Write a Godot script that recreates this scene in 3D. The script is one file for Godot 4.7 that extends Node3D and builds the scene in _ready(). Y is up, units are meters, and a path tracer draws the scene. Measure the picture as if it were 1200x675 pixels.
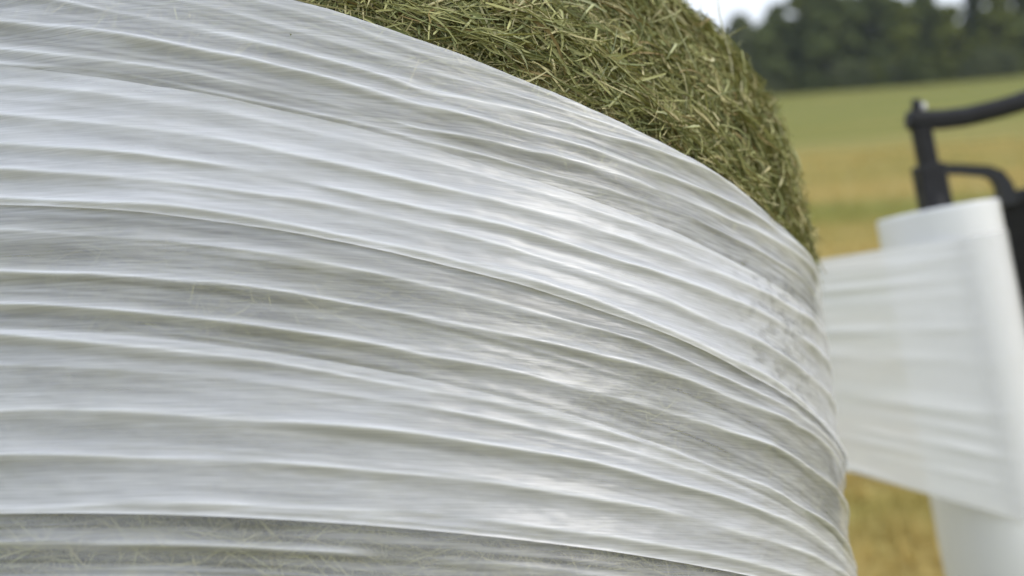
extends Node3D
# A round silage bale on a wrapper table, half wrapped in white stretch film; film roll and its steel holder at the right; mown hillside and wood behind.

# ---- the bale's shape: a barrel, (rho/BR)^BN + (|h|/BH)^BN = 1 about its own y axis, a little longer to its left
const BR := 0.660
const BH := 0.582
const BN := 4.035
const BL := 1.081
# edges of the film strips round the bale, height = k0 + k1 sin + k2 cos + k3 sin2 + k4 cos2, from the top edge down
const EDGES := [
	[0.3283, -0.1678, 0.0207, -0.0224, -0.0149],
	[0.2173, -0.1385, 0.0200, -0.0115, -0.0175],
	[0.0433, -0.1072, 0.0602, 0.0004, 0.0062],
	[-0.0850, -0.1184, 0.0924, 0.0134, 0.0061],
	[-0.1751, -0.0390, 0.0424, -0.0003, 0.0182]]
# the main pleats of the film: place between the edges at three turns of the bale (-0.06, 0.29, 0.65), height in mm, half width in mm
const PLEATS := [
	[0.10, 0.16, -0.06, 1.6, 6.0], [0.26, 0.33, 0.06, 2.2, 7.0], [0.477, 0.514, 0.158, 4.6, 9.0], [0.675, 0.676, 0.404, 5.4, 9.0], [0.893, 0.874, 0.599, 4.6, 9.0], [0.98, 0.98, 0.80, 2.0, 6.0],
	[1.148, 1.143, 1.08, 1.6, 8.0], [1.36, 1.367, 1.241, 4.2, 9.0], [1.586, 1.566, 1.461, 4.4, 8.0], [1.763, 1.71, 1.679, 4.2, 8.0], [1.955, 1.945, 1.95, 4.6, 8.0],
	[2.221, 2.227, 2.15, 3.8, 9.0], [2.543, 2.499, 2.346, 5.2, 8.5], [2.817, 2.824, 2.678, 5.4, 9.0], [3.05, 3.08, 3.03, 4.8, 9.0], [3.2, 3.19, 3.15, 2.0, 7.0],
	[3.449, 3.392, 3.315, 5.4, 10.0], [3.70, 3.654, 3.588, 4.6, 9.0], [3.955, 3.90, 3.875, 4.6, 9.0], [4.225, 4.22, 4.2, 4.0, 9.0], [4.5, 4.47, 4.45, 4.4, 10.0], [4.85, 4.8, 4.75, 4.5, 10.0], [5.2, 5.2, 5.1, 4.5, 10.0], [5.6, 5.6, 5.5, 4.5, 10.0], [6.1, 6.1, 6.0, 4.5, 10.0], [6.6, 6.6, 6.5, 4.5, 10.0]]

# distance down the slope and how green the mown field is there
const SWATHS := [[-40.0, 0.6], [0.0, 0.4], [2.6, 0.6], [3.2, 0.25], [3.7, 0.6], [4.2, 0.15], [5.0, 0.5], [5.6, 0.15], [7.0, 0.3], [9.0, 0.85], [10.5, 0.75], [12.0, 0.1], [14.0, 0.3], [15.0, 0.85], [16.5, 0.35], [18.5, 0.05], [20.5, 0.4], [22.5, 0.1], [26.0, 0.4], [28.0, 0.15], [33.0, 0.6], [42.0, 0.7], [70.0, 0.85], [200.0, 0.8]]

var rng := RandomNumberGenerator.new()
var cam_tf: Transform3D
var bale_tf: Transform3D
var noise := FastNoiseLite.new()
var fine := FastNoiseLite.new()
var small_pleats := []


func _ready() -> void:
	rng.seed = 7
	noise.seed = 3
	noise.noise_type = FastNoiseLite.TYPE_SIMPLEX_SMOOTH
	noise.frequency = 1.0
	noise.fractal_octaves = 2
	fine.seed = 11
	fine.noise_type = FastNoiseLite.TYPE_SIMPLEX_SMOOTH
	fine.frequency = 1.0
	fine.fractal_octaves = 1
	set_camera_and_light()
	build_ground()
	build_trees()
	build_bale()
	build_film()
	build_wrapper()
	build_roll()
	build_stubble()


# ------------------------------------------------------------------ camera, sky, sun
func set_camera_and_light() -> void:
	cam_tf = Transform3D(Basis.from_euler(Vector3(deg_to_rad(-2.0), 0, deg_to_rad(-3.5))), Vector3(0, 1.45, 0))
	var cam := Camera3D.new()
	cam.name = "camera"
	var at := CameraAttributesPhysical.new()
	at.frustum_focal_length = 42.67
	at.frustum_focus_distance = 0.86
	at.frustum_near = 0.05
	at.frustum_far = 4000.0
	at.exposure_aperture = 3.1
	cam.attributes = at
	add_child(cam)
	cam.fov = 31.42
	cam.near = 0.05
	cam.far = 4000.0
	cam.transform = cam_tf
	cam.current = true
	var sm := ProceduralSkyMaterial.new()
	sm.sky_top_color = Color(0.83, 0.88, 0.95)
	sm.sky_horizon_color = Color(0.93, 0.95, 0.98)
	sm.sky_curve = 0.3
	sm.ground_bottom_color = Color(0.35, 0.33, 0.2)
	sm.ground_horizon_color = Color(0.6, 0.6, 0.5)
	sm.sun_angle_max = 1.0
	var sky := Sky.new()
	sky.sky_material = sm
	var env := Environment.new()
	env.background_mode = Environment.BG_SKY
	env.sky = sky
	env.tonemap_mode = Environment.TONE_MAPPER_LINEAR
	env.tonemap_exposure = 1.40
	env.fog_enabled = true
	env.fog_density = 0.00035
	env.fog_light_color = Color(0.86, 0.9, 0.95)
	env.sdfgi_enabled = true
	env.ssao_enabled = true
	env.ssil_enabled = true
	var we := WorldEnvironment.new()
	we.name = "environment"
	we.environment = env
	add_child(we)
	var sun := DirectionalLight3D.new()
	sun.name = "sun"
	sun.light_energy = 0.42
	sun.light_color = Color(1.0, 0.98, 0.95)
	sun.light_angular_distance = 28.0
	sun.shadow_enabled = true
	add_child(sun)
	sun.look_at_from_position(Vector3(6.4, 5.2, 1.6), Vector3.ZERO, Vector3.UP)


# ------------------------------------------------------------------ helpers
func at_px(px: float, py: float, z: float) -> Vector3:
	# a point z metres ahead, given as its direction in the photograph (1200 x 675)
	return cam_tf * (Vector3((px - 600.0) / 1200.0, (337.5 - py) / 1200.0, -1.0) * z)


func mat(c: Color, rough := 0.8, spec := 0.4) -> StandardMaterial3D:
	var m := StandardMaterial3D.new()
	m.albedo_color = c.linear_to_srgb()
	m.roughness = rough
	m.metallic_specular = spec
	return m


func vmat(rough := 0.8, spec := 0.3) -> StandardMaterial3D:
	var m := mat(Color.WHITE, rough, spec)
	m.vertex_color_use_as_albedo = true
	return m


func tag(o: Node, label: String, category: String, group := "", kind := "") -> void:
	if label: o.set_meta("label", label)
	if category: o.set_meta("category", category)
	if group: o.set_meta("group", group)
	if kind: o.set_meta("kind", kind)


func put(called: String, m: Mesh, material: Material, parent: Node = self) -> MeshInstance3D:
	var o := MeshInstance3D.new()
	o.name = called
	o.mesh = m
	if material: o.material_override = material
	parent.add_child(o, true)
	return o


func array_mesh(v: PackedVector3Array, n: PackedVector3Array, idx: PackedInt32Array, c := PackedColorArray(), uv := PackedVector2Array()) -> ArrayMesh:
	var a := []
	a.resize(Mesh.ARRAY_MAX)
	a[Mesh.ARRAY_VERTEX] = v
	if n.size(): a[Mesh.ARRAY_NORMAL] = n
	a[Mesh.ARRAY_INDEX] = idx
	if c.size(): a[Mesh.ARRAY_COLOR] = c
	if uv.size(): a[Mesh.ARRAY_TEX_UV] = uv
	var m := ArrayMesh.new()
	m.add_surface_from_arrays(Mesh.PRIMITIVE_TRIANGLES, a)
	return m


func grid_index(nu: int, nv: int) -> PackedInt32Array:
	var idx := PackedInt32Array()
	idx.resize((nu - 1) * (nv - 1) * 6)
	var k := 0
	for i in nu - 1:
		for j in nv - 1:
			var a := i * nv + j
			idx[k] = a; idx[k + 1] = a + nv; idx[k + 2] = a + 1
			idx[k + 3] = a + 1; idx[k + 4] = a + nv; idx[k + 5] = a + nv + 1
			k += 6
	return idx


func grid_normals(v: PackedVector3Array, nu: int, nv: int, flip := 1.0) -> PackedVector3Array:
	var n := PackedVector3Array()
	n.resize(v.size())
	for i in nu:
		var i0 := maxi(i - 1, 0)
		var i1 := mini(i + 1, nu - 1)
		for j in nv:
			var du := v[i1 * nv + j] - v[i0 * nv + j]
			var dv := v[i * nv + mini(j + 1, nv - 1)] - v[i * nv + maxi(j - 1, 0)]
			n[i * nv + j] = dv.cross(du).normalized() * flip
	return n


func tube(points: Array, radii: Array, sides := 12, squash := Vector2.ONE, faceted := false) -> ArrayMesh:
	# a closed tube along points, with rounded-off ends
	var st := SurfaceTool.new()
	st.begin(Mesh.PRIMITIVE_TRIANGLES)
	if faceted: st.set_smooth_group(-1)
	var rings := []
	var last := points.size() - 1
	var side := Vector3.ZERO
	for i in points.size():
		var p: Vector3 = points[i]
		var d: Vector3 = (points[mini(i + 1, last)] - points[maxi(i - 1, 0)]).normalized()
		if side == Vector3.ZERO:
			side = d.cross(Vector3.UP if absf(d.y) < 0.9 else Vector3.RIGHT).normalized()
		side = (side - d * side.dot(d)).normalized()
		var up := d.cross(side)
		var spans := [[0.0, 1.0]]
		if i == 0: spans = [[-0.25, 0.75], [0.0, 1.0]]
		if i == last: spans = [[0.0, 1.0], [0.25, 0.75]]
		for s in spans:
			var ring := []
			for k in sides:
				var a := TAU * (k + 0.5) / sides
				ring.append(p + d * radii[i] * s[0] + (side * cos(a) * squash.x + up * sin(a) * squash.y) * radii[i] * s[1])
			rings.append(ring)
	for r in rings.size() - 1:
		for k in sides:
			var k2 := (k + 1) % sides
			for q in [rings[r][k], rings[r + 1][k], rings[r][k2], rings[r][k2], rings[r + 1][k], rings[r + 1][k2]]:
				st.add_vertex(q)
	for e in [[0, 1], [rings.size() - 1, -1]]:
		var ring2: Array = rings[e[0]]
		for k in range(1, sides - 1):
			if e[1] > 0:
				for q in [ring2[0], ring2[k], ring2[k + 1]]: st.add_vertex(q)
			else:
				for q in [ring2[0], ring2[k + 1], ring2[k]]: st.add_vertex(q)
	st.index()
	st.generate_normals()
	return st.commit()


func bar(a: Vector3, b: Vector3, w: float, t: float, side: Vector3, bevel := 0.004) -> ArrayMesh:
	# a bevelled rectangular bar from a to b; side is the direction of its width w
	var d := (b - a).normalized()
	var sx := (side - d * side.dot(d)).normalized()
	var sy := d.cross(sx)
	var ring := []
	for q in [[1, 1, 0], [1, 1, 1], [-1, 1, 1], [-1, 1, 0], [-1, -1, 0], [-1, -1, 1], [1, -1, 1], [1, -1, 0]]:
		var hx := w / 2 - (bevel if q[2] else 0.0)
		var hy := t / 2 - (0.0 if q[2] else bevel)
		ring.append(sx * q[0] * hx + sy * q[1] * hy)
	var st := SurfaceTool.new()
	st.begin(Mesh.PRIMITIVE_TRIANGLES)
	st.set_smooth_group(-1)
	var levels := [[a, 0.9], [a + d * bevel, 1.0], [b - d * bevel, 1.0], [b, 0.9]]
	for l in 3:
		for k in 8:
			var k2 := (k + 1) % 8
			var p0: Vector3 = levels[l][0] + ring[k] * levels[l][1]
			var p1: Vector3 = levels[l + 1][0] + ring[k] * levels[l + 1][1]
			var p2: Vector3 = levels[l][0] + ring[k2] * levels[l][1]
			var p3: Vector3 = levels[l + 1][0] + ring[k2] * levels[l + 1][1]
			for q in [p0, p2, p1, p2, p3, p1]: st.add_vertex(q)
	for k in range(1, 7):
		for q in [a + ring[0] * 0.9, a + ring[k + 1] * 0.9, a + ring[k] * 0.9]: st.add_vertex(q)
		for q in [b + ring[0] * 0.9, b + ring[k] * 0.9, b + ring[k + 1] * 0.9]: st.add_vertex(q)
	st.generate_normals()
	return st.commit()


func lathe(profile: Array, sides := 48) -> ArrayMesh:
	# profile: Vector2(radius, height), about y
	var st := SurfaceTool.new()
	st.begin(Mesh.PRIMITIVE_TRIANGLES)
	for i in profile.size() - 1:
		st.set_smooth_group(-1 if profile.size() < 3 else i)
		for k in sides:
			var a := TAU * k / sides
			var b := TAU * (k + 1) / sides
			var p0 := Vector3(profile[i].x * sin(a), profile[i].y, profile[i].x * cos(a))
			var p1 := Vector3(profile[i + 1].x * sin(a), profile[i + 1].y, profile[i + 1].x * cos(a))
			var p2 := Vector3(profile[i].x * sin(b), profile[i].y, profile[i].x * cos(b))
			var p3 := Vector3(profile[i + 1].x * sin(b), profile[i + 1].y, profile[i + 1].x * cos(b))
			for q in [p0, p2, p1, p2, p3, p1]: st.add_vertex(q)
	st.index()
	st.generate_normals()
	return st.commit()


# ------------------------------------------------------------------ ground
func ground_height(x: float, z: float) -> float:
	var d := -z
	var h := 0.0
	if d > 3.0:
		var e := minf(d, 112.0) - 3.0
		h = 0.156 * e * e / (e + 2.0) * 1.02
	if d > 112.0:
		h += (1.0 - exp(-(d - 112.0) / 60.0)) * 3.0
	h += 0.042 * clampf(x - 42.0, -90.0, 40.0) * smoothstep(20.0, 105.0, d)
	h += noise.get_noise_2d(x * 0.02, z * 0.02) * clampf(d / 60.0, 0.0, 1.0) * 0.8
	h += noise.get_noise_2d(x * 0.4 + 50.0, z * 0.4) * 0.02
	return h


func build_ground() -> void:
	var zs := []
	var z := 40.0
	while z > -1500.0:
		zs.append(z)
		var d := absf(z)
		z -= 0.12 if d < 12.0 and z < 1.0 else maxf(0.3, d * 0.018) if z < 1.0 else 2.0
	var xs := []
	for i in 61:
		var t := i / 30.0 - 1.0
		xs.append(signf(t) * pow(absf(t), 2.6) * 900.0 + 6.0 * t)
	xs.sort()
	var v := PackedVector3Array()
	var c := PackedColorArray()
	var nu := xs.size()
	var nv := zs.size()
	v.resize(nu * nv)
	c.resize(nu * nv)
	for i in nu:
		for j in nv:
			var x: float = xs[i]
			var zz: float = zs[j]
			v[i * nv + j] = Vector3(x, ground_height(x, zz), zz)
			c[i * nv + j] = field_color(x, zz)
	var m := vmat(0.95, 0.2)
	m.heightmap_enabled = false
	var nt := NoiseTexture2D.new()
	nt.width = 512
	nt.height = 512
	nt.seamless = true
	var fn := FastNoiseLite.new()
	fn.seed = 21
	fn.frequency = 0.03
	fn.fractal_octaves = 4
	nt.noise = fn
	var g := Gradient.new()
	g.set_color(0, Color(0.55, 0.56, 0.5))
	g.set_color(1, Color(1, 1, 1))
	nt.color_ramp = g
	m.albedo_texture = nt
	m.uv1_triplanar = true
	m.uv1_world_triplanar = true
	m.uv1_scale = Vector3(0.45, 0.45, 0.9)
	var o := put("ground", array_mesh(v, grid_normals(v, nu, nv), grid_index(nu, nv), c), m)
	tag(o, "mown yellow-green hay field rising towards the wood", "field", "", "structure")


func field_color(x: float, z: float) -> Color:
	var d := -z
	var gold := Color(0.60, 0.46, 0.165)
	var green := Color(0.28, 0.31, 0.07)
	var straw := Color(0.70, 0.56, 0.24)
	# windrow stripes across the slope, and the greener regrowth towards the wood
	var w := d + noise.get_noise_2d(x * 0.05, z * 0.03) * (0.4 + d * 0.03)
	var k := 0.5
	for i in range(1, SWATHS.size()):
		if w < SWATHS[i][0] or i == SWATHS.size() - 1:
			k = lerpf(SWATHS[i - 1][1], SWATHS[i][1], clampf((w - SWATHS[i - 1][0]) / (SWATHS[i][0] - SWATHS[i - 1][0]), 0.0, 1.0))
			break
	k = clampf(k + noise.get_noise_2d(x * 0.12 + 9.0, z * 0.8) * 0.45 + 0.16 * sin(w * TAU / 3.1) + 0.14 * sin(w * TAU / 7.3 + 1.0), 0.0, 1.0)
	k = clampf((k - 0.45) * 1.4 + 0.45, 0.0, 1.0)
	var c := gold.lerp(green, k)
	c = c.lerp(straw, clampf(noise.get_noise_2d(x * 0.5, z * 1.4 + 40.0) * 0.8, 0.0, 0.5))
	return c


func build_stubble() -> void:
	# short cut grass and loose straw on the field, too small and too many to count
	var st := SurfaceTool.new()
	st.begin(Mesh.PRIMITIVE_TRIANGLES)
	for k in 7:
		var a := rng.randf() * TAU
		var base := Vector3(rng.randf_range(-0.04, 0.04), 0, rng.randf_range(-0.04, 0.04))
		var tip := base + Vector3(cos(a) * 0.035, rng.randf_range(0.05, 0.10), sin(a) * 0.035)
		var w := Vector3(-sin(a), 0, cos(a)) * 0.004
		for q in [base - w, base + w, tip]: st.add_vertex(q)
	st.generate_normals()
	var mm := MultiMesh.new()
	mm.transform_format = MultiMesh.TRANSFORM_3D
	mm.use_colors = true
	mm.mesh = st.commit()
	var n := 14000
	mm.instance_count = n
	for i in n:
		var d := 2.4 + 26.0 * pow(rng.randf(), 1.8)
		var x := d * rng.randf_range(0.16, 0.62)
		var p := Vector3(x, ground_height(x, -d) - 0.004, -d)
		var s := rng.randf_range(0.7, 1.4) * (1.0 + d * 0.02)
		mm.set_instance_transform(i, Transform3D(Basis(Vector3.UP, rng.randf() * TAU).scaled(Vector3(s, s * rng.randf_range(0.6, 1.2), s)), p))
		var c := field_color(x, -d).lerp(Color(0.55, 0.45, 0.18), rng.randf() * 0.5)
		mm.set_instance_color(i, c)
	var o := MultiMeshInstance3D.new()
	o.name = "grass_stubble"
	o.multimesh = mm
	o.material_override = vmat(0.8, 0.2)
	add_child(o)
	tag(o, "short cut grass and straw stubble on the mown field", "grass", "", "stuff")


# ------------------------------------------------------------------ trees
func leaf_cloud(st: SurfaceTool, centre: Vector3, r: Vector3, count: int, size: float, dark: Color, light: Color) -> void:
	for k in count:
		var dir := Vector3(rng.randfn(), rng.randfn(), rng.randfn()).normalized()
		var p := centre + dir * r * pow(rng.randf(), 0.4)
		var a := Vector3(rng.randfn(), rng.randfn() * 0.6, rng.randfn()).normalized()
		var b := a.cross(Vector3(rng.randfn(), rng.randfn(), rng.randfn())).normalized()
		var s := size * rng.randf_range(0.5, 1.3)
		st.set_color(dark.lerp(light, rng.randf()))
		for q in [p - a * s, p + b * s * 0.55, p + a * s, p - a * s, p + a * s, p - b * s * 0.55]:
			st.add_vertex(q)


func broad_crown(h: float, spread: float, dark: Color, light: Color, leaves: int) -> ArrayMesh:
	var st := SurfaceTool.new()
	st.begin(Mesh.PRIMITIVE_TRIANGLES)
	var lobes := 22
	for i in lobes:
		var t := i / float(lobes - 1)
		var y := h * lerpf(0.08, 0.93, t)
		var rr := spread * sin(PI * clampf(0.25 + t * 0.73, 0.0, 1.0)) * rng.randf_range(0.45, 0.95)
		var a := i * 2.4 + rng.randf()
		var c := Vector3(cos(a) * rr, y + rng.randf_range(-0.4, 0.4), sin(a) * rr)
		var r := spread * rng.randf_range(0.28, 0.48)
		leaf_cloud(st, c, Vector3(r, r * 0.75, r), leaves / lobes, 0.40, dark, light)
	st.generate_normals()
	return st.commit()


func spruce_crown(h: float, spread: float, dark: Color, light: Color) -> ArrayMesh:
	var st := SurfaceTool.new()
	st.begin(Mesh.PRIMITIVE_TRIANGLES)
	var y := h * 0.08
	while y < h * 0.99:
		var t := y / h
		var r := spread * (1.0 - t) * rng.randf_range(0.8, 1.15) + 0.12
		for k in 9:
			var a := TAU * k / 9.0 + rng.randf() * 0.7
			var out := Vector3(cos(a), 0, sin(a))
			var len := r * rng.randf_range(0.7, 1.1)
			for s in 5:
				var q := (s + 0.7) / 5.0
				leaf_cloud(st, Vector3(0, y - len * q * 0.28, 0) + out * len * q, Vector3(0.2, 0.1, 0.2) * (1.0 + r * 0.25), 5, 0.2, dark, light)
		y += h * 0.035
	st.generate_normals()
	return st.commit()


func trunk_mesh(h: float, r: float, limbs: int) -> ArrayMesh:
	var st := SurfaceTool.new()
	st.begin(Mesh.PRIMITIVE_TRIANGLES)
	st.append_from(tube([Vector3(0, -0.4, 0), Vector3(0.05, h * 0.3, 0), Vector3(-0.05, h * 0.6, 0.05), Vector3(0, h * 0.92, 0)], [r * 1.25, r, r * 0.6, r * 0.12], 7), 0, Transform3D())
	for i in limbs:
		var a := i * 2.4
		var y := h * lerpf(0.28, 0.7, i / float(limbs))
		var o := Vector3(cos(a), 0.7, sin(a)) * h * 0.2
		st.append_from(tube([Vector3(0, y, 0), Vector3(0, y, 0) + o * 0.5, Vector3(0, y, 0) + o], [r * 0.45, r * 0.3, r * 0.1], 5), 0, Transform3D())
	return st.commit()


func build_trees() -> void:
	var leaf := vmat(0.75, 0.25)
	leaf.backlight_enabled = true
	leaf.backlight = Color(0.5, 0.55, 0.4)
	var bark := mat(Color(0.10, 0.085, 0.07), 0.95, 0.2)
	var pale_bark := mat(Color(0.42, 0.41, 0.38), 0.9, 0.2)
	var H := 10.0
	var crowns := {
		"oak": broad_crown(H, 2.7, Color(0.12, 0.145, 0.055), Color(0.23, 0.26, 0.10), 8000),
		"ash": broad_crown(H, 2.4, Color(0.16, 0.18, 0.095), Color(0.29, 0.31, 0.165), 7000),
		"lime": broad_crown(H, 2.3, Color(0.16, 0.18, 0.05), Color(0.29, 0.31, 0.09), 7600),
		"spruce": spruce_crown(H, 1.9, Color(0.07, 0.085, 0.052), Color(0.12, 0.14, 0.08))}
	var trunks := {"oak": trunk_mesh(H, 0.2, 6), "ash": trunk_mesh(H, 0.16, 6), "lime": trunk_mesh(H, 0.17, 6), "spruce": trunk_mesh(H, 0.16, 0)}
	# direction in the photograph of the foot, height of the tree, distance, kind, label
	var list := [
		[846, 8.6, 119.0, "oak", "low dark tree just right of the bale's top, lowest of the wood"],
		[872, 10.3, 118.0, "ash", "greyish round tree with a separate round top, right of the lowest tree by the bale"],
		[898, 8.6, 116.0, "oak", "dark bushy tree standing above the bale's right shoulder"],
		[915, 11.4, 120.0, "oak", "dark round-topped tree whose top just meets the white sky"],
		[945, 13.4, 121.0, "lime", "tall yellow-green broad tree, leftmost that runs out of the picture"],
		[972, 13.8, 118.0, "oak", "broad dark tree in the middle of the tall clump"],
		[1000, 12.8, 123.0, "ash", "pale grey-green thin tree in the middle of the wood"],
		[1032, 13.6, 119.0, "oak", "dark broad tree left of the first gap of sky"],
		[1060, 10.2, 117.0, "lime", "olive rounded tree under the first gap of sky"],
		[1088, 11.7, 119.0, "oak", "round dark tree between the two gaps of sky"],
		[1117, 9.3, 116.0, "lime", "lower yellowish tree under the notch of sky left of the spruce"],
		[1144, 14.6, 121.0, "spruce", "tallest pointed dark spruce of the wood"],
		[1168, 10.9, 117.0, "lime", "light olive tree at the right foot of the spruce"],
		[1194, 13.4, 120.0, "oak", "dark tall tree at the right edge of the picture"]]
	for t in list:
		var p := at_px(t[0], 100.0 - (t[0] - 1050.0) * 0.07, t[2])
		p.y = ground_height(p.x, p.z) - 0.05
		var o := Node3D.new()
		o.name = "spruce_tree" if t[3] == "spruce" else "broadleaf_tree"
		add_child(o, true)
		o.position = p
		o.rotation.y = rng.randf() * TAU
		var s: float = t[1] / H
		o.scale = Vector3(s * rng.randf_range(0.95, 1.15), s, s * rng.randf_range(0.95, 1.15))
		put("trunk", trunks[t[3]], pale_bark if t[3] == "ash" else bark, o)
		put("crown", crowns[t[3]], leaf, o)
		tag(o, t[4], "tree", "trees along the top of the field")
	# the rest of the wood, behind and to both sides
	var k := 0
	for kind in ["oak", "ash", "lime", "spruce"]:
		var places := []
		for i in 140:
			var x := rng.randf_range(-120.0, 170.0)
			var d := rng.randf_range(123.0, 150.0)
			var s := rng.randf_range(0.72, 0.98)
			var ang := (x / d)
			if i < 44:
				# a close rank right behind the front trees
				x = 8.0 + i * 1.75 + rng.randf_range(-0.6, 0.6)
				d = 124.0 + 2.0 * (i % 3) + k
				ang = 0.3
			if ang > 0.17 and ang < 0.56: s *= 0.80
			places.append(Transform3D(Basis(Vector3.UP, rng.randf() * TAU).scaled(Vector3(s * 1.2, s, s * 1.2)), Vector3(x, ground_height(x, -d) - 0.3, -d)))
		# bushes along the foot of the wood
		if kind != "spruce":
			for i in 90:
				var x2 := rng.randf_range(-80.0, 110.0)
				var d2 := rng.randf_range(113.5, 117.0)
				var s2 := rng.randf_range(0.22, 0.44)
				places.append(Transform3D(Basis(Vector3.UP, rng.randf() * TAU).scaled(Vector3(s2 * 1.7, s2, s2 * 1.7)), Vector3(x2, ground_height(x2, -d2) - 0.6, -d2)))
		var mm := MultiMesh.new()
		mm.transform_format = MultiMesh.TRANSFORM_3D
		mm.mesh = crowns[kind]
		mm.instance_count = places.size()
		for i in places.size(): mm.set_instance_transform(i, places[i])
		var o := MultiMeshInstance3D.new()
		o.name = ["dark_forest", "grey_forest", "olive_forest", "spruce_forest"][k]
		o.multimesh = mm
		o.material_override = leaf
		add_child(o)
		tag(o, ["dark leafy mass of the wood behind the front trees", "greyish leafy mass of the wood behind the front trees", "olive leafy mass of the wood behind the front trees", "dark needled mass of the wood behind the front trees"][k], "forest", "", "stuff")
		k += 1


# ------------------------------------------------------------------ bale
func rho_at(h: float) -> float:
	return BR * pow(maxf(1.0 - pow(minf(absf(h) / BH, 0.985), BN), 0.0), 1.0 / BN)


func bale_point(phi: float, h: float) -> Vector3:
	var r := rho_at(h)
	var x := r * sin(phi)
	return Vector3(x * BL if x < 0.0 else x, h, r * cos(phi))


func bale_normal(p: Vector3) -> Vector3:
	var xs := p.x / BL if p.x < 0.0 else p.x
	var r := sqrt(xs * xs + p.z * p.z)
	var g := pow(r / BR, BN - 1.0) / BR
	var gx := g * xs / r
	if p.x < 0.0: gx /= BL
	return Vector3(gx, signf(p.y) * pow(absf(p.y) / BH, BN - 1.0) / BH, g * p.z / r).normalized()


func edge_heights(phi: float) -> PackedFloat32Array:
	var out := PackedFloat32Array()
	for e in EDGES:
		out.append(e[0] + e[1] * sin(phi) + e[2] * cos(phi) + e[3] * sin(2.0 * phi) + e[4] * cos(2.0 * phi))
	out[0] = minf(out[0], 0.505)
	for i in range(1, 5):
		out[i] = minf(out[i], out[i - 1] - 0.05)
	for i in 4:
		out.append(maxf(out[-1] - 0.09, -0.5 - 0.015 * i))
	return out


func height_of(s: float, e: PackedFloat32Array) -> float:
	var k := clampi(int(floor(s)), 0, e.size() - 2)
	return lerpf(e[k], e[k + 1], s - k)


func hay_relief(phi: float, h: float) -> float:
	# layers of the swath wound round the bale: long ridges and gaps, lumps on them
	var l := h + 0.21 * sin(phi)
	return noise.get_noise_2d(phi * 1.6, l * 26.0) * 0.013 + noise.get_noise_2d(phi * 8.0 + 20.0, l * 34.0) * 0.010


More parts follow.
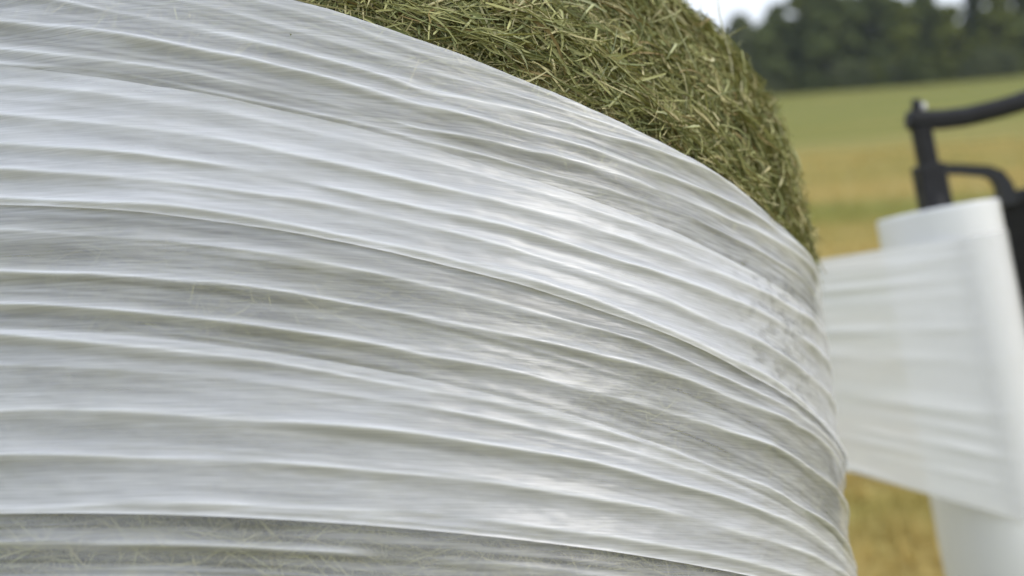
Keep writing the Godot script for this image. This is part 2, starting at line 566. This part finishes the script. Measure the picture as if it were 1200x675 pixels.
func build_bale() -> void:
	bale_tf = cam_tf * Transform3D(Basis(Vector3(0.9994, 0.036, 0.0), Vector3(-0.0345, 0.9591, -0.281), Vector3(-0.0101, 0.2808, 0.9597)).orthonormalized(), Vector3(-0.252, -0.237, -1.395))
	var root := Node3D.new()
	root.name = "hay_bale"
	add_child(root)
	root.transform = bale_tf
	tag(root, "big round bale of green-brown hay, partly covered by white film", "hay bale")
	# packed core
	var nu := 241
	var nv := 121
	var v := PackedVector3Array()
	var c := PackedColorArray()
	v.resize(nu * nv)
	c.resize(nu * nv)
	for i in nu:
		var phi := TAU * (i % (nu - 1)) / (nu - 1.0)
		for j in nv:
			var th := PI * (0.5 - j / (nv - 1.0))
			var cr := pow(absf(cos(th)), 2.0 / BN)
			if j == 0 or j == nv - 1: cr = 0.0
			var h := BH * signf(sin(th)) * pow(absf(sin(th)), 2.0 / BN)
			var x := BR * cr * sin(phi)
			var p := Vector3(x * BL if x < 0.0 else x, h, BR * cr * cos(phi))
			var n := bale_normal(p + Vector3(0.0001, 0, 0.0001))
			v[i * nv + j] = p + n * (hay_relief(phi, h) - 0.017)
			c[i * nv + j] = Color(0.19, 0.185, 0.075).lerp(Color(0.28, 0.265, 0.11), clampf(0.5 + noise.get_noise_2d(phi * 20.0, h * 60.0), 0.0, 1.0))
	put("packed_hay", array_mesh(v, grid_normals(v, nu, nv), grid_index(nu, nv), c), vmat(0.95, 0.1), root)
	# loose strands: eight shapes, tens of thousands of each
	var strand_mat := vmat(0.62, 0.35)
	strand_mat.backlight_enabled = true
	strand_mat.backlight = Color(0.12, 0.12, 0.05)
	var shapes := []
	for k in 8: shapes.append(strand_mesh(k))
	var places := []
	var tints := []
	for k in 8:
		places.append([])
		tints.append(PackedColorArray())
	var total := 230000
	for i in total:
		var phi: float
		var h: float
		var bare := i < 140000
		if i < 220000:
			phi = rng.randf_range(-0.62, 1.95)
			var top := edge_heights(phi)[0]
			if bare:
				h = rng.randf_range(top - 0.03, 0.57)
			else:
				h = rng.randf_range(-0.32, top)
		else:
			phi = rng.randf_range(1.9, TAU - 0.6)
			h = rng.randf_range(0.05, 0.575)
		var p := bale_point(phi, h)
		if h > 0.555:
			# on the shoulder and the top of the bale
			p = p * Vector3(1, 1, 1)
		var n := bale_normal(p)
		var tu := Vector3.UP.cross(n)
		if tu.length() < 0.05: tu = Vector3.RIGHT
		tu = tu.normalized()
		var tv := n.cross(tu)
		var a := rng.randfn() * 0.5 - 0.25
		if rng.randf() < 0.42: a = rng.randf() * TAU
		if rng.randf() < 0.5: a += PI
		var dir := tu * cos(a) + tv * sin(a)
		var len := rng.randf_range(0.024, 0.075)
		if rng.randf() < 0.12: len *= 1.7
		if i >= 140000: len *= 0.7
		var lift := rng.randf_range(-0.10, 0.10)
		var depth := rng.randf_range(-0.013, 0.001) + hay_relief(phi, h)
		if bare:
			depth = rng.randf_range(-0.016, 0.001) + hay_relief(phi, h)
			if rng.randf() < 0.16: lift = rng.randf_range(-0.5, 0.5)
			if rng.randf() < 0.05: depth += 0.006
			var ends := p + dir * (len * 0.55 * (1.0 if dir.y < 0.0 else -1.0))
			if ends.y < edge_heights(atan2(ends.x, ends.z))[0] + 0.004:
				# the film holds these down
				lift = 0.0
				depth = minf(depth, -0.006)
		else:
			lift *= 0.3
			depth = minf(depth, 0.0) - 0.005
		dir = (dir + n * lift).normalized()
		var nn := (n - dir * n.dot(dir)).normalized().rotated(dir, rng.randfn() * 0.7)
		var side := nn.cross(dir)
		var wid := rng.randf_range(0.32, 0.85)
		if not bare: wid *= 0.7
		var k: int = rng.randi() % 8 if bare else [0, 1, 4, 7][rng.randi() % 4]
		places[k].append(Transform3D(Basis(dir * len, nn * len, side * wid), p + n * depth))
		var r := rng.randf()
		var col: Color
		if r < 0.46: col = Color(0.36, 0.365, 0.155).lerp(Color(0.52, 0.515, 0.235), rng.randf())
		elif r < 0.68: col = Color(0.48, 0.44, 0.23).lerp(Color(0.68, 0.62, 0.36), rng.randf())
		elif r < 0.90: col = Color(0.21, 0.235, 0.10).lerp(Color(0.31, 0.335, 0.15), rng.randf())
		elif r < 0.96: col = Color(0.29, 0.22, 0.10).lerp(Color(0.42, 0.32, 0.15), rng.randf())
		else: col = Color(0.40, 0.42, 0.23).lerp(Color(0.52, 0.52, 0.30), rng.randf())
		if not bare: col = col.lerp(Color(0.25, 0.24, 0.11), 0.75)
		tints[k].append(col)
	for k in 8:
		var mm := MultiMesh.new()
		mm.transform_format = MultiMesh.TRANSFORM_3D
		mm.use_colors = true
		mm.mesh = shapes[k]
		mm.instance_count = places[k].size()
		for i in places[k].size():
			mm.set_instance_transform(i, places[k][i])
			mm.set_instance_color(i, tints[k][i])
		var o := MultiMeshInstance3D.new()
		o.name = "hay_strands"
		o.multimesh = mm
		o.material_override = strand_mat
		root.add_child(o, true)
		o.set_meta("kind", "stuff")
	# stout stems that stand out singly
	var stem_a := stem_mesh(0.0)
	var stem_b := stem_mesh(0.25)
	var stem_mats := [mat(Color(0.60, 0.55, 0.31), 0.55, 0.4), mat(Color(0.48, 0.49, 0.25), 0.55, 0.4), mat(Color(0.66, 0.58, 0.31), 0.55, 0.4)]
	for i in 90:
		var phi := rng.randf_range(-0.1, 1.35)
		var top := edge_heights(phi)[0]
		var len := rng.randf_range(0.024, 0.052)
		var h := lerpf(top + 0.008 + len * 0.65, 0.53, pow(rng.randf(), 1.1))
		var p := bale_point(phi, h)
		var n := bale_normal(p)
		var tu := Vector3.UP.cross(n).normalized()
		var tv := n.cross(tu)
		var a := rng.randf() * TAU
		var dir := (tu * cos(a) + tv * sin(a) + n * rng.randf_range(0.02, 0.22)).normalized()
		var nn := (n - dir * n.dot(dir)).normalized()
		var o := put("straw", stem_a if i % 2 else stem_b, stem_mats[i % 3], root)
		o.transform = Transform3D(Basis(dir * len, nn * 1.0, nn.cross(dir)), p + n * (hay_relief(phi, h) + 0.003))


func strand_mesh(k: int) -> ArrayMesh:
	# a grass blade of unit length along x, folded along its middle, bowed and kinked; its width in metres along z
	var st := SurfaceTool.new()
	st.begin(Mesh.PRIMITIVE_TRIANGLES)
	var n := 6
	var w: float = [0.0011, 0.0014, 0.0008, 0.0018, 0.0010, 0.0022, 0.0007, 0.0013][k]
	var bow: float = [0.0, 0.16, -0.10, 0.08, 0.30, -0.06, 0.03, -0.26][k]
	var kink: float = [0.0, 0.0, 0.10, -0.06, 0.0, 0.09, 0.0, 0.06][k]
	var rows := []
	for i in n + 1:
		var t := i / float(n)
		var x := t - 0.5
		var y := bow * (0.25 - x * x) + (kink * absf(x) if k % 2 == 0 else 0.0)
		var zz: float = (kink * 9.0 * absf(x - 0.1) * w * 9.0) + sin(t * (3.0 + k % 3) + k) * w * 4.0 + [0.0, 0.006, -0.012, 0.016, 0.005, -0.018, 0.010, -0.003][k] * 4.0 * x * x
		var ww := w * (0.55 + 0.45 * sin(PI * clampf(t * 0.9 + 0.1, 0.0, 1.0)))
		if i == n: ww *= 0.25
		rows.append([Vector3(x, y, zz - ww), Vector3(x, y - 0.012, zz), Vector3(x, y, zz + ww)])
	for i in n:
		for s in 2:
			for q in [rows[i][s], rows[i][s + 1], rows[i + 1][s], rows[i][s + 1], rows[i + 1][s + 1], rows[i + 1][s]]:
				st.add_vertex(q)
	st.generate_normals()
	return st.commit()


func stem_mesh(bend: float) -> ArrayMesh:
	# a cut stalk of unit length along x with a node in it
	var pts := []
	var rad := []
	for i in 6:
		var t := i / 5.0
		pts.append(Vector3(t - 0.5, bend * 0.02 * sin(t * PI), bend * 0.03 * (t * t)))
		rad.append([0.0011, 0.0012, 0.0017, 0.0013, 0.0012, 0.0009][i])
	# ends must not be stretched by the length, so no caps: the tube is built by hand
	var st := SurfaceTool.new()
	st.begin(Mesh.PRIMITIVE_TRIANGLES)
	for i in 5:
		for k in 6:
			var a := TAU * k / 6.0
			var b := TAU * (k + 1) / 6.0
			var p0: Vector3 = pts[i] + Vector3(0, cos(a), sin(a)) * rad[i]
			var p1: Vector3 = pts[i + 1] + Vector3(0, cos(a), sin(a)) * rad[i + 1]
			var p2: Vector3 = pts[i] + Vector3(0, cos(b), sin(b)) * rad[i]
			var p3: Vector3 = pts[i + 1] + Vector3(0, cos(b), sin(b)) * rad[i + 1]
			for q in [p0, p2, p1, p2, p3, p1]: st.add_vertex(q)
	for e in [0, 5]:
		for k in range(1, 5):
			for q in [0, k, k + 1]:
				var a: float = TAU * q / 6.0
				st.add_vertex(pts[e] + Vector3(0, cos(a), sin(a)) * rad[e])
	st.generate_normals()
	return st.commit()


# ------------------------------------------------------------------ film
func streaks(nu: int, nv: int, octaves: Array, lo: float, hi: float, contrast: float, seed_: int, with_alpha: bool) -> ImageTexture:
	# drawn-out streaks along u, as stretching leaves them in the film; repeats without a seam
	var r := RandomNumberGenerator.new()
	r.seed = seed_
	var acc := PackedFloat32Array()
	acc.resize(nu * nv)
	for o in octaves:
		var cu: int = o[0]
		var cv: int = o[1]
		var lat := PackedFloat32Array()
		lat.resize(cu * cv)
		for i in cu * cv: lat[i] = r.randf() - 0.5
		var shift := PackedInt32Array()
		for j in cv: shift.append(r.randi() % nu)
		for j in nv:
			var y := j * cv / float(nv)
			var j0 := int(y)
			var fy := y - j0
			fy = fy * fy * (3.0 - 2.0 * fy)
			var j1 := (j0 + 1) % cv
			for i in nu:
				var x0 := ((i + shift[j0]) % nu) * cu / float(nu)
				var x1 := ((i + shift[j1]) % nu) * cu / float(nu)
				var a0 := int(x0)
				var a1 := int(x1)
				var f0 := x0 - a0
				var f1 := x1 - a1
				var p := lerpf(lat[j0 * cu + a0], lat[j0 * cu + (a0 + 1) % cu], f0)
				var q := lerpf(lat[j1 * cu + a1], lat[j1 * cu + (a1 + 1) % cu], f1)
				acc[j * nu + i] += lerpf(p, q, fy) * o[2]
	var bytes := PackedByteArray()
	bytes.resize(nu * nv * 4)
	for i in nu * nv:
		var t := clampf(0.5 + acc[i] * contrast, 0.0, 1.0)
		var g := int(lerpf(lo, hi, t) * 255.0)
		bytes[i * 4] = 255 if with_alpha else g
		bytes[i * 4 + 1] = 255 if with_alpha else g
		bytes[i * 4 + 2] = 255 if with_alpha else g
		bytes[i * 4 + 3] = g if with_alpha else 255
	return ImageTexture.create_from_image(Image.create_from_data(nu, nv, false, Image.FORMAT_RGBA8, bytes))


var film_mat: StandardMaterial3D
var roll_mat: StandardMaterial3D


func make_film_material() -> void:
	var opacity := streaks(512, 1024, [[5, 40, 0.3], [12, 150, 0.5], [20, 300, 0.9], [26, 430, 0.8]], 0.78, 1.0, 1.1, 5, true)
	var relief := streaks(512, 1024, [[5, 60, 0.4], [12, 160, 0.7], [18, 300, 0.7]], 0.0, 1.0, 0.8, 6, false)
	film_mat = mat(Color(0.81, 0.82, 0.85), 0.31, 0.6)
	film_mat.transparency = BaseMaterial3D.TRANSPARENCY_ALPHA
	film_mat.vertex_color_use_as_albedo = true
	film_mat.albedo_texture = opacity
	film_mat.heightmap_enabled = true
	film_mat.heightmap_texture = relief
	film_mat.heightmap_scale = 0.018
	film_mat.backlight_enabled = true
	film_mat.backlight = Color(0.45, 0.45, 0.45)
	film_mat.cull_mode = BaseMaterial3D.CULL_DISABLED
	roll_mat = mat(Color(0.87, 0.87, 0.88), 0.26, 0.6)
	roll_mat.heightmap_enabled = true
	roll_mat.heightmap_texture = relief
	roll_mat.heightmap_scale = 0.03


func pleat_at(p: Array, phi: float) -> float:
	# through the three known places, flat beyond
	var x := clampf(phi, -0.5, 1.15)
	if x < 0.29: return lerpf(p[0], p[1], (x + 0.06) / 0.35)
	return lerpf(p[1], p[2], (x - 0.29) / 0.36)


func build_film() -> void:
	make_film_material()
	for i in 64:
		small_pleats.append([rng.randf_range(0.03, 6.9), rng.randf_range(-1.4, 1.2), rng.randf_range(0.4, 1.3), rng.randf_range(2.0, 5.0), rng.randf() * 10.0])
	var root := Node3D.new()
	root.name = "stretch_film"
	add_child(root)
	root.transform = bale_tf
	tag(root, "pleated white plastic film wound round the bale and running to the roll", "plastic film")
	film_strip(root, 3.0, 6.8, 0.0020, 0)
	film_strip(root, 1.0, 4.0, 0.0042, 1)
	film_strip(root, 0.0, 2.0, 0.0064, 2)
	film_span(root)


func film_strip(root: Node3D, s0: float, s1: float, off: float, layer: int) -> void:
	var nv := int((s1 - s0) * 100.0) + 1
	var phis := []
	var phi := -0.72
	while phi < 1.72:
		phis.append(phi)
		phi += 0.0065
	while phi < TAU - 0.72:
		phis.append(phi)
		phi += 0.045
	phis.append(TAU - 0.72)
	var nu := phis.size()
	var v := PackedVector3Array()
	var c := PackedColorArray()
	var uv := PackedVector2Array()
	v.resize(nu * nv)
	c.resize(nu * nv)
	uv.resize(nu * nv)
	for i in nu:
		var ph: float = phis[i]
		var pw := ph if ph < PI else ph - TAU
		var e := edge_heights(pw)
		# loosely waving free edges
		var disp := PackedFloat32Array()
		var thick := PackedFloat32Array()
		disp.resize(nv)
		thick.resize(nv)
		var ds := (s1 - s0) / (nv - 1.0)
		var all := []
		for k in PLEATS.size():
			var p: Array = PLEATS[k]
			var along := 0.74 + 0.75 * noise.get_noise_2d(pw * 2.4, k * 7.7) + 0.25 * noise.get_noise_2d(pw * 8.0, k * 3.1)
			var where := pleat_at(p, pw) + 0.03 * noise.get_noise_2d(pw * 2.6 + 5.0, k * 5.3)
			all.append([where, p[3] * 0.00125 * maxf(along, 0.15), p[4] * 0.0012 * (0.85 + 0.3 * noise.get_noise_2d(pw * 2.0, k * 9.1)), 1.0])
		for q in small_pleats:
			var along2 := clampf(0.35 + noise.get_noise_2d(pw * 3.0 + q[4], q[0] * 11.0) * 1.1, 0.0, 1.0)
			if along2 > 0.02:
				all.append([q[0] + q[1] * 0.10 * pw, q[2] * 0.001 * along2, q[3] * 0.001, 0.45])
		for a in all:
			var sk: float = a[0]
			var kk := clampi(int(floor(sk)), 0, e.size() - 2)
			var m_per_s := maxf(e[kk] - e[kk + 1], 0.03)
			var reach: float = a[2] * 2.2 / m_per_s
			var j0 := maxi(0, int((sk - reach - s0) / ds))
			var j1 := mini(nv - 1, int((sk + reach - s0) / ds) + 1)
			for j in range(j0, j1 + 1):
				var d: float = (s0 + j * ds - sk) * m_per_s / a[2]   # below the crest is positive
				# a pleat: leans down a little, round over its crest
				var q := d * (0.8 if d < 0.0 else 1.35)
				var f := 0.5 * exp(-q * q * 1.5) + 0.5 * exp(-sqrt(q * q + 0.008) * 2.8)
				disp[j] += a[1] * f
				thick[j] = maxf(thick[j], exp(-absf(d) * 2.8) * a[3] * clampf(a[1] / 0.003, 0.25, 1.0))
		for j in nv:
			var s := s0 + j * ds
			var h := height_of(s, e)
			var to_edge := minf(s - s0, s1 - s) * 0.11
			var p := bale_point(pw, h)
			var n := bale_normal(p)
			# small dents where hay presses from behind, less on the pleats
			var press := noise.get_noise_2d(pw * 26.0, h * 60.0) * 0.0005 + noise.get_noise_2d(pw * 6.0 + 3.0, h * 16.0) * 0.002
			var lip := exp(-to_edge / 0.0026)
			v[i * nv + j] = p + n * (off + disp[j] + press * (1.0 - thick[j] * 0.7) + lip * (-0.0014 if s - s0 < s1 - s else 0.0012))
			# how thick the stretched film stayed: thin sheets cling, pleats and the selvedge are heavier
			var wide := noise.get_noise_2d(pw * 2.4 + layer * 20.0, s * 5.0) * 0.16
			var band := noise.get_noise_2d(pw * 1.3 + layer * 9.0, s * 17.0) * 0.11
			var cling := clampf((noise.get_noise_2d(pw * 22.0 + 40.0, h * 60.0) + 0.05) * 2.2, 0.0, 1.0) * smoothstep(0.72, 0.86, pw) * smoothstep(1.12, 0.95, pw) * smoothstep(0.8, 1.1, s) * smoothstep(2.2, 1.8, s) * 0.22
			var base := lerpf(0.50, 0.42, smoothstep(0.3, 0.95, s))
			if layer == 1: base = lerpf(0.62, 0.41, smoothstep(1.95, 2.1, s))
			if layer == 0: base = lerpf(0.30, 0.24, smoothstep(3.95, 4.05, s))
			var al := base + wide + band + (thick[j] * 0.3 + thick[j] * thick[j] * thick[j] * 0.3) + lip * 0.4 - cling + 0.05
			c[i * nv + j] = Color(1, 1, 1, clampf(al, 0.12, 0.97))
			uv[i * nv + j] = Vector2(ph * BR / 0.55 + layer * 0.37, h / 0.26 + pw * 0.05 + layer * 0.41)
	var o := put("film_band", array_mesh(v, grid_normals(v, nu, nv), grid_index(nu, nv), c, uv), film_mat, root)
	o.set_meta("label", ["lowest film band, its top edge under the middle band", "middle film band across the bale", "uppermost film band whose free edge borders the bare hay"][layer])


var roll_top: Vector3
var roll_down: Vector3
const ROLL_R := 0.124
const ROLL_Z := 2.2


func roll_axis() -> void:
	roll_top = at_px(1097, 246, ROLL_Z)
	roll_down = (at_px(1184, 690, ROLL_Z - 0.03) - roll_top).normalized()


func film_span(root: Node3D) -> void:
	# the free film between the back of the bale and the roll, then a turn on the roll
	roll_axis()
	var inv := bale_tf.affine_inverse()
	var e := edge_heights(PI - 0.1)
	var a_top := bale_tf * (bale_point(PI + 0.12, e[0]))
	var a_bot := bale_tf * (bale_point(PI + 0.12, e[2]))
	var m_top := at_px(952, 306, 2.07)
	var m_bot := at_px(998, 553, 2.05)
	# tangent to the roll on its near side
	var run := (at_px(1150, 430, ROLL_Z - 0.12) - at_px(975, 430, 2.06)).normalized()
	var out := run.cross(roll_down).normalized()
	var near := (cam_tf.origin - roll_top).normalized()
	if out.dot(near) < 0.0: out = -out
	var c_top := roll_top + roll_down * 0.068 + out * (ROLL_R + 0.003)
	var c_bot := roll_top + roll_down * 0.655 + out * (ROLL_R + 0.003)
	var nu := 150
	var wrap := 30
	var nv := 140
	var v := PackedVector3Array()
	var c := PackedColorArray()
	var uv := PackedVector2Array()
	var span_pleats := []
	for k in 26: span_pleats.append([rng.randf(), rng.randf_range(0.0006, 0.0028), rng.randf_range(0.004, 0.014), rng.randf() * 50.0, rng.randf_range(-0.05, 0.05)])
	for i in nu + wrap:
		var t := i / (nu - 1.0)
		var top: Vector3
		var bot: Vector3
		var face := out
		if i < nu:
			if t < 0.62:
				var q := t / 0.62
				top = a_top.lerp(m_top, q)
				bot = a_bot.lerp(m_bot, q)
			else:
				var q := (t - 0.62) / 0.38
				top = m_top.lerp(c_top, q)
				bot = m_bot.lerp(c_bot, q)
		else:
			var ang := (i - nu + 1) * 0.1
			face = out.rotated(roll_down, -ang)
			if run.dot(out.rotated(roll_down, -0.3)) < 0.0: face = out.rotated(roll_down, ang)
			top = roll_top + roll_down * 0.068 + face * (ROLL_R + 0.003)
			bot = roll_top + roll_down * 0.655 + face * (ROLL_R + 0.003)
		var wd := top.distance_to(bot)
		var flat := 1.0 if i < nu else 0.25
		var taut := 1.0 - smoothstep(0.85, 1.0, t) * 0.75
		for j in nv:
			var s := j / (nv - 1.0)
			var p := top.lerp(bot, s)
			var d := 0.0
			var th := 0.0
			for q in span_pleats:
				var x: float = (s - q[0] - q[4] * t) * wd / q[2]
				if absf(x) < 2.5:
					var am := clampf(0.4 + noise.get_noise_2d(t * 3.0 + q[3], q[0] * 9.0) * 1.2, 0.0, 1.0)
					var f := exp(-x * x * 1.2) * am
					d += f * q[1]
					th = maxf(th, f)
			var lip := exp(-minf(s, 1.0 - s) * wd / 0.004)
			p += face * d * flat * taut
			v.append(inv * p)
			var al := 0.84 + th * 0.1 + noise.get_noise_2d(t * 3.0, s * 12.0) * 0.06 + lip * 0.05
			al = lerpf(al, 0.3, smoothstep(0.93, 1.03, t))
			c.append(Color(1, 1, 1, clampf(al, 0.3, 0.985)))
			uv.append(Vector2(t * 2.1, s * wd / 0.26))
	var m := film_mat.duplicate() as StandardMaterial3D
	m.albedo_texture = null
	m.albedo_color = Color(0.83, 0.835, 0.85).linear_to_srgb()
	m.roughness = 0.38
	m.heightmap_scale = 0.02
	var o := put("film_web", array_mesh(v, grid_normals(v, nu + wrap, nv), grid_index(nu + wrap, nv), c, uv), m, root)
	o.set_meta("label", "free web of film stretched from the bale to the roll")


# ------------------------------------------------------------------ film roll
func build_roll() -> void:
	roll_axis()
	var root := Node3D.new()
	root.name = "film_roll"
	add_child(root)
	var y := -roll_down
	var x := y.cross(cam_tf.basis.z).normalized()
	root.transform = Transform3D(Basis(x, y, x.cross(y)), roll_top)
	tag(root, "upright roll of white stretch film held in the black steel bracket", "film roll")
	var L := 0.86
	var prof := []
	prof.append(Vector2(0.040, -0.004))
	for k in 12:
		var r := lerpf(0.042, ROLL_R - 0.004, k / 11.0)
		prof.append(Vector2(r, -0.001 + 0.0016 * sin(k * 2.3)))
	prof.append(Vector2(ROLL_R - 0.001, -0.002))
	prof.append(Vector2(ROLL_R, -0.005))
	for k in 24:
		prof.append(Vector2(ROLL_R + 0.0005 * sin(k * 1.7) , -0.02 - k * (L - 0.04) / 23.0))
	prof.append(Vector2(ROLL_R, -L + 0.005))
	prof.append(Vector2(ROLL_R - 0.003, -L))
	prof.append(Vector2(0.040, -L))
	var sides := 64
	var v := PackedVector3Array()
	var uv := PackedVector2Array()
	for i in sides + 1:
		var a := TAU * (i % sides) / sides
		for p in prof:
			v.append(Vector3(p.x * sin(a), p.y, p.x * cos(a)))
			uv.append(Vector2(i / float(sides) * 1.5, p.y / 0.3 + p.x * 4.0))
	put("wound_film", array_mesh(v, grid_normals(v, sides + 1, prof.size()), grid_index(sides + 1, prof.size()), PackedColorArray(), uv), roll_mat, root)
	put("cardboard_core", lathe([Vector2(0.0385, -L - 0.008), Vector2(0.0385, 0.003), Vector2(0.031, 0.003), Vector2(0.031, -L - 0.008), Vector2(0.0385, -L - 0.008)]), mat(Color(0.42, 0.24, 0.12), 0.9, 0.2), root)


# ------------------------------------------------------------------ wrapper machine
func build_wrapper() -> void:
	roll_axis()
	var root := Node3D.new()
	root.name = "bale_wrapper"
	add_child(root)
	var foot := bale_tf * Vector3(0, -0.66, 0)
	root.position = Vector3(foot.x, 0, foot.z)
	tag(root, "black steel bale wrapper with bent arm and bracket holding the film roll", "bale wrapper")
	var inv := root.transform.affine_inverse()
	var steel := mat(Color(0.016, 0.0155, 0.017), 0.5, 0.4)
	var worn := NoiseTexture2D.new()
	worn.width = 256
	worn.height = 256
	worn.seamless = true
	var fn := FastNoiseLite.new()
	fn.seed = 4
	fn.frequency = 0.02
	fn.fractal_octaves = 4
	worn.noise = fn
	var g := Gradient.new()
	g.set_color(0, Color(0.35, 0.35, 0.35))
	g.set_color(1, Color(0.75, 0.75, 0.75))
	worn.color_ramp = g
	steel.roughness = 1.0
	steel.roughness_texture = worn
	steel.uv1_triplanar = true
	steel.uv1_scale = Vector3(4, 4, 4)
	var grey := mat(Color(0.035, 0.035, 0.038), 0.5, 0.4)
	var zinc := mat(Color(0.5, 0.5, 0.5), 0.4, 0.5)
	zinc.metallic = 0.8
	var Z := ROLL_Z
	var P := func(x: float, y: float, z: float) -> Vector3: return inv * at_px(x, y, z)
	var right := cam_tf.basis.x
	var back := -cam_tf.basis.z
	# the bent upper arm
	var arm := [P.call(1066, 141, Z), P.call(1082, 141, Z), P.call(1106, 140, Z), P.call(1130, 137, Z), P.call(1152, 132, Z), P.call(1172, 127, Z), P.call(1192, 121, Z), P.call(1216, 112, Z), P.call(1250, 98, Z), P.call(1290, 86, Z)]
	var rad := []
	for k in arm.size(): rad.append(0.0225)
	put("upper_arm", tube(arm, rad, 8, Vector2(1.0, 1.0), true), steel, root)
	# post from the arm down to the roll's pin
	put("post", bar(P.call(1079, 148, Z), P.call(1090, 205, Z), 0.036, 0.036, right), steel, root)
	put("sleeve", bar(P.call(1087, 193, Z), P.call(1097, 245, Z), 0.058, 0.05, right), steel, root)
	put("bolt", tube([P.call(1074, 133, Z), P.call(1074, 118, Z)], [0.011, 0.011], 6), steel, root)
	put("washer", tube([P.call(1081, 131, Z), P.call(1081, 122, Z)], [0.008, 0.008], 8), zinc, root)
	# pin through the core
	put("pin", tube([inv * (roll_top - roll_down * 0.03), inv * (roll_top + roll_down * 0.90)], [0.027, 0.027], 12), steel, root)
	# lower bracket: across behind the post, bent down along the back of the roll
	var zb := Z + 0.05
	var br := [P.call(1098, 198, zb), P.call(1130, 199, zb), P.call(1156, 201, zb), P.call(1168, 206, zb), P.call(1176, 218, zb), P.call(1181, 240, zb)]
	put("bracket", tube(br, [0.013, 0.013, 0.014, 0.016, 0.018, 0.02], 4, Vector2(1.2, 1.2), true), grey, root)
	put("back_plate", bar(P.call(1181, 226, zb + 0.03), P.call(1292, 700, zb + 0.12), 0.075, 0.03, right), steel, root)
	put("lug", bar(P.call(1180, 232, zb + 0.01), P.call(1202, 228, zb + 0.02), 0.03, 0.03, back), grey, root)
	# lower arm to the mast, mast, base and table: below and beside the picture
	var low := inv * (roll_top + roll_down * 0.885)
	var mast_top: Vector3 = P.call(1290, 86, Z)
	put("mast", bar(mast_top + Vector3(0, 0.06, 0), Vector3(mast_top.x, 0.02, mast_top.z), 0.10, 0.10, Vector3.RIGHT, 0.008), steel, root)
	put("lower_arm", bar(low, Vector3(mast_top.x, low.y, mast_top.z), 0.05, 0.05, Vector3.UP), steel, root)
	put("base_beam", bar(Vector3(mast_top.x + 0.05, 0.07, mast_top.z), Vector3(-0.5, 0.07, 0.0), 0.14, 0.12, Vector3.UP, 0.008), steel, root)
	put("pedestal", bar(Vector3(0, 0.02, 0), Vector3(0, inv.origin.y + foot.y - 0.02, 0), 0.30, 0.30, Vector3.RIGHT, 0.01), steel, root)
	var table := put("turntable", lathe([Vector2(0.0, -0.665), Vector2(0.50, -0.665), Vector2(0.52, -0.655), Vector2(0.52, -0.612), Vector2(0.50, -0.600), Vector2(0.0, -0.600)], 40), steel, root)
	table.transform = inv * bale_tf
